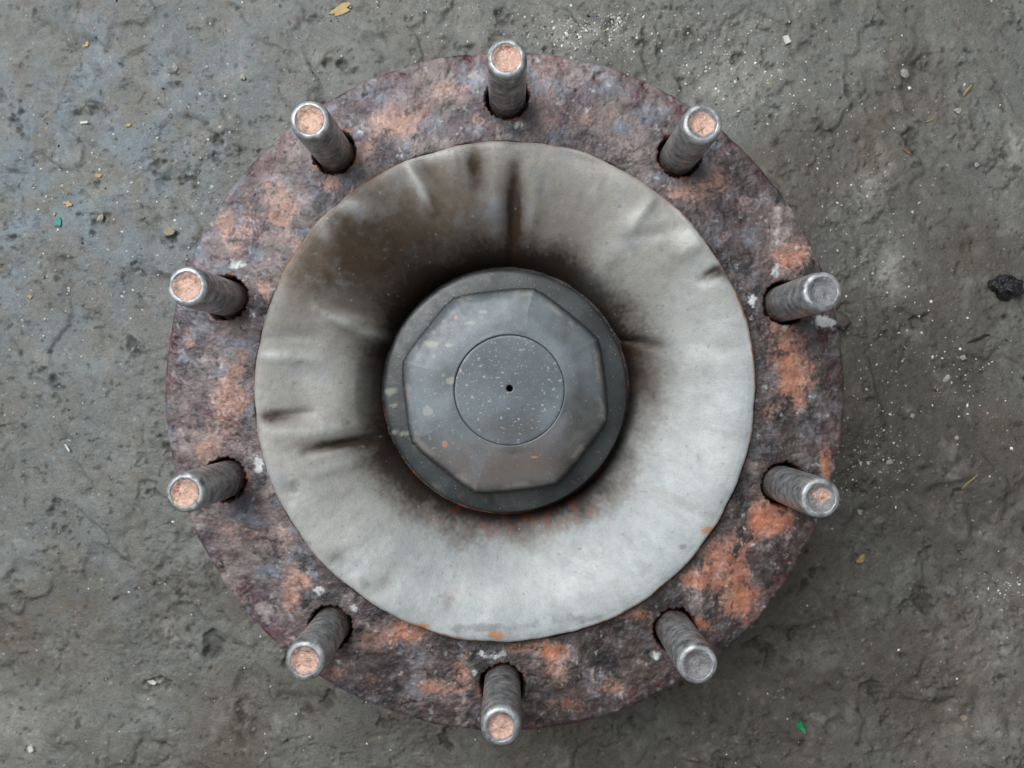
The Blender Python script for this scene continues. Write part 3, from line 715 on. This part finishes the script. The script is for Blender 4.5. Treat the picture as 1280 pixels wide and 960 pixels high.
rnd = random.Random(11)
tar = put(chunk_mesh('tar_lump', 19*PXM, 15*PXM, 0.008, M_tar, 5, 4, 0.32, 0.85), 1258, 359, -0.2, 0.001)
tag(tar, 'glossy black tar lump by the right edge of the photo', 'tar lump')
flake('plastic_scrap', [(-6, -1), (-5, -7), (-1, -6), (1, -9), (3, -4), (5, 1), (7, 6), (5, 8), (1, 3), (-2, 1)], M_green, 1000, 909, 0.0008, 0.002, 'bright green curled plastic scrap on the lower right floor', 'plastic scrap')
flake('paint_flake', [(-3, -4), (2, -6), (4, 0), (3, 6), (-2, 5), (-4, 0)], M_teal, 71, 276, 0.0005, 0.0006, 'teal paint flake among yellow chips on the left floor', 'paint flake')
yel = [(425, 8, 24, 9, 0.5, 'largest yellow paint flake at the top edge of the photo'), (104, 51, 6, 4, 0.5, 'yellow paint flake nearest the top left corner of the floor'), (157, 153, 5, 4, 0.2, 'bright yellow paint flake midway between corner and upper left stud'),
        (120, 218, 5, 4, 0.3, 'yellow paint flake on the left floor above the teal flake'), (82, 254, 6, 5, 0.1, 'pitted yellow paint flake right above the teal flake'),
       (66, 266, 4, 3, 0.4, 'tiny yellow paint flake touching the teal flake'), (36, 371, 5, 4, -0.7, 'yellow paint flake lowest on the left edge of the floor'), ]
for (px, py, rx, ry, rot, lab) in yel:
    flake('paint_flake', blob_outline(rnd, rx*0.7, ry*0.62, 11, rot, 0.6), M_yel, px, py, 0.0004, 0.0005, lab, 'paint flake', 'yellow paint flakes on the left floor' if px < 400 else None)
flake('plastic_chip', [(-5, -4), (2, -6), (6, 3), (-1, 6)], M_white, 985, 47, 0.0016, 0.0002, 'white splintered chip on the floor at the upper right', 'chip')
flake('plastic_chip', [(-4, -3), (2, -4), (4, 2), (-2, 4)], M_white, 38, 937, 0.0020, 0.0001, 'shiny white square chip in the lower left corner', 'chip')
flake('plastic_chip', [(-6, -2), (0, -3), (6, 0), (3, 3), (-3, 2)], M_white, 187, 856, 0.0012, 0.0012, 'white curled chip on the floor at lower left, beside a small pit', 'chip')
flake('plastic_chip', [(-4, -5), (-1, -4), (4, 4), (2, 5), (-2, 0)], M_white, 82, 560, 0.0008, 0.0010, 'curved white shaving on the floor left of the lower left studs', 'chip')
flake('plastic_chip', [(-5, -1), (5, -2), (5, 1), (-4, 2)], M_white, 100, 150, 0.0007, 0.0003, 'slim white splinter on the upper left floor', 'chip')
flake('orange_chip', [(-6, -3), (-2, -3), (4, 2), (7, 5), (3, 3)], M_orange, 1135, 188, 0.0006, 0.0006, 'reddish orange sliver on the floor at upper right', 'chip')
flake('tan_chip', blob_outline(rnd, 7, 4.5, 9, 0.1, 0.15), M_tan, 210, 289, 0.0014, 0.0003, 'oval tan chip on the floor left of the flange', 'chip')
flake('tan_chip', blob_outline(rnd, 7, 4, 8, 0.9, 0.3), M_straw, 1078, 700, 0.0012, 0.0003, 'yellowish chip on the lower right floor beside the flange', 'chip')
flake('tan_chip', blob_outline(rnd, 5, 4, 8, 0.4, 0.3), M_tan, 1206, 898, 0.0012, 0.0003, 'pale tan chip near the bottom right corner', 'chip')
for (px, py, s, lab) in [(1133, 90, 8, 'flat pitted pale pebble on the upper right floor'), (1200, 137, 6, 'pale pebble on the upper right floor near the yellow straw'), (1114, 578, 5, 'round grey pebble beside the flange, right of the lower right stud'),
                         (1144, 520, 4, 'small white pebble on the dark floor right of the flange'), (1200, 548, 4, 'lone round grey pebble on the right floor below the dark twig'), (1188, 473, 6, 'larger of the pale pebbles near the right edge, below the tar lump'),
                         (1207, 447, 5, 'pale pebble right under the dark twig'),  
                         (218, 83, 6, 'pale pebble on the upper left floor next to a dark pit'), (302, 95, 5, 'white pebble on the floor above the upper left stud'), (122, 271, 6, 'grey pebble on the left floor right of the teal flake'),
                          (1224, 205, 4, 'white pebble on the right floor between straw and tar lump'), (1078, 641, 5, 'pale crumb on the floor right of the lower right stud end')]:
    s *= 0.82
    o = chunk_mesh('pebble', s*PXM, s*0.78*PXM, s*0.5*PXM, M_pale, int(px) % 50 + 2, 2, 0.45)
    put(o, px, py, rnd.random()*6, 0.0006)
    tag(o, lab, 'pebble', 'pebbles on the floor')
def strand(name, pts, rad, mat, label, cat):
    P = [Vector((*W(a, b, 0), 0)) for a, b in pts]
    o0 = P[0].copy()
    V, F = [], []
    n = len(P); m = 6
    for i, p in enumerate(P):
        d = (P[min(i+1, n-1)] - P[max(i-1, 0)]).normalized(); s = Vector((-d.y, d.x, 0))
        r = rad*PXM*(1.0 if 0 < i < n-1 else 0.45)
        z = floor_z(p.x, p.y) + rad*PXM*0.8
        for k in range(m):
            a = 2*math.pi*k/m
            q = p - o0 + s*r*math.cos(a)
            V.append((q.x, q.y, z + r*math.sin(a)*0.8))
    for i in range(n-1):
        for k in range(m):
            F.append((i*m+k, i*m+(k+1) % m, (i+1)*m+(k+1) % m, (i+1)*m+k))
    me = bpy.data.meshes.new(name); me.from_pydata(V, [], F + [tuple(range(m))[::-1], tuple(range((n-1)*m, n*m))]); me.materials.append(mat)
    o = bpy.data.objects.new(name, me); o.location = (o0.x, o0.y, 0); COL.objects.link(o)
    tag(o, label, cat)
strand('twig', [(1211, 428), (1218, 425), (1226, 423), (1233, 419), (1240, 418)], 1.6, M_twig, 'thin dark twig on the right floor below the tar lump', 'twig')
strand('straw', [(1206, 119), (1209, 114), (1213, 109), (1216, 105)], 1.7, M_straw, 'short yellow straw on the upper right floor', 'straw')
strand('straw', [(1209, 613), (1214, 606), (1219, 600), (1225, 594)], 1.0, M_straw, 'fine dry straw bit on the lower right floor', 'straw')
strand('straw', [(1160, 150), (1164, 149), (1168, 148), (1167, 146)], 1.0, M_straw, 'tiny curved straw scrap on the upper right floor', 'straw')
# fine grit: uncountable, one mesh
def grit():
    base = np.array([(1, 0, 0), (0, 1, 0), (-1, 0, 0), (0, -1, 0), (0, 0, 0.8), (0, 0, -0.5)], float)
    faces = np.array([(0, 1, 4), (1, 2, 4), (2, 3, 4), (3, 0, 4), (1, 0, 5), (2, 1, 5), (3, 2, 5), (0, 3, 5)])
    P = []
    cl = [(735, 35, 45, 12, 260), (770, 22, 14, 10, 110), (710, 55, 24, 10, 90), (930, 90, 50, 40, 260), (870, 60, 60, 40, 90), (1090, 580, 34, 30, 170), (1080, 250, 40, 60, 120), (800, 60, 80, 30, 120), (640, 30, 140, 20, 160),
          (250, 200, 120, 110, 420), (120, 340, 130, 110, 260), (170, 220, 90, 60, 160), (1100, 450, 50, 90, 220), (1200, 470, 40, 30, 90), (1260, 740, 14, 10, 60), (1110, 120, 110, 90, 90), (1000, 60, 40, 60, 60)]
    for (px, py, sx, sy, n) in cl:
        P.append(np.stack([rng.normal(px, sx, n), rng.normal(py, sy, n)], 1))
    P.append(np.stack([rng.uniform(-40, 1320, 1100), rng.uniform(-40, 1000, 1100)], 1))
    P = np.concatenate(P)
    keep = np.hypot(P[:, 0]-631, P[:, 1]-489) > 405*0.82
    P = P[keep]
    x, y = W(P[:, 0], P[:, 1], 0)
    ok = (np.hypot(x, y) > 0.2085) & (np.abs(x) < 0.425) & (np.abs(y) < 0.33)
    x, y = x[ok], y[ok]
    n = len(x)
    s = np.exp(rng.normal(math.log(0.00054), 0.42, n)); s = np.clip(s, 0.00035, 0.0018)
    zz = np.array([floor_z(a, b) for a, b in zip(x, y)])
    V = np.zeros((n, 6, 3)); ang = rng.uniform(0, 6.28, n)
    jit = 1 + rng.uniform(-0.4, 0.4, (n, 6, 1))
    b = base[None]*jit
    asp = rng.uniform(0.55, 1.0, n)
    bx, by = b[..., 0], b[..., 1]*asp[:, None]
    V[..., 0] = x[:, None] + s[:, None]*(bx*np.cos(ang)[:, None] - by*np.sin(ang)[:, None])
    V[..., 1] = y[:, None] + s[:, None]*(bx*np.sin(ang)[:, None] + by*np.cos(ang)[:, None])
    V[..., 2] = zz[:, None] + s[:, None]*(b[..., 2] + 0.2)
    F = (faces[None] + (np.arange(n)*6)[:, None, None]).reshape(-1, 3)
    pal = lin(np.array([(236, 238, 236), (200, 198, 192), (150, 148, 142), (60, 58, 56), (130, 96, 76), (200, 180, 130)]))
    pick = rng.choice(6, n, p=[0.34, 0.26, 0.16, 0.14, 0.06, 0.04])
    c = np.repeat(pal[pick][:, None], 6, 1).reshape(-1, 3)
    o = raw_obj('grit', V.reshape(-1, 3), F, M_debris, None, c, False)
    tag(o, 'fine pale and dark grit scattered over the floor', kind='stuff')
grit()
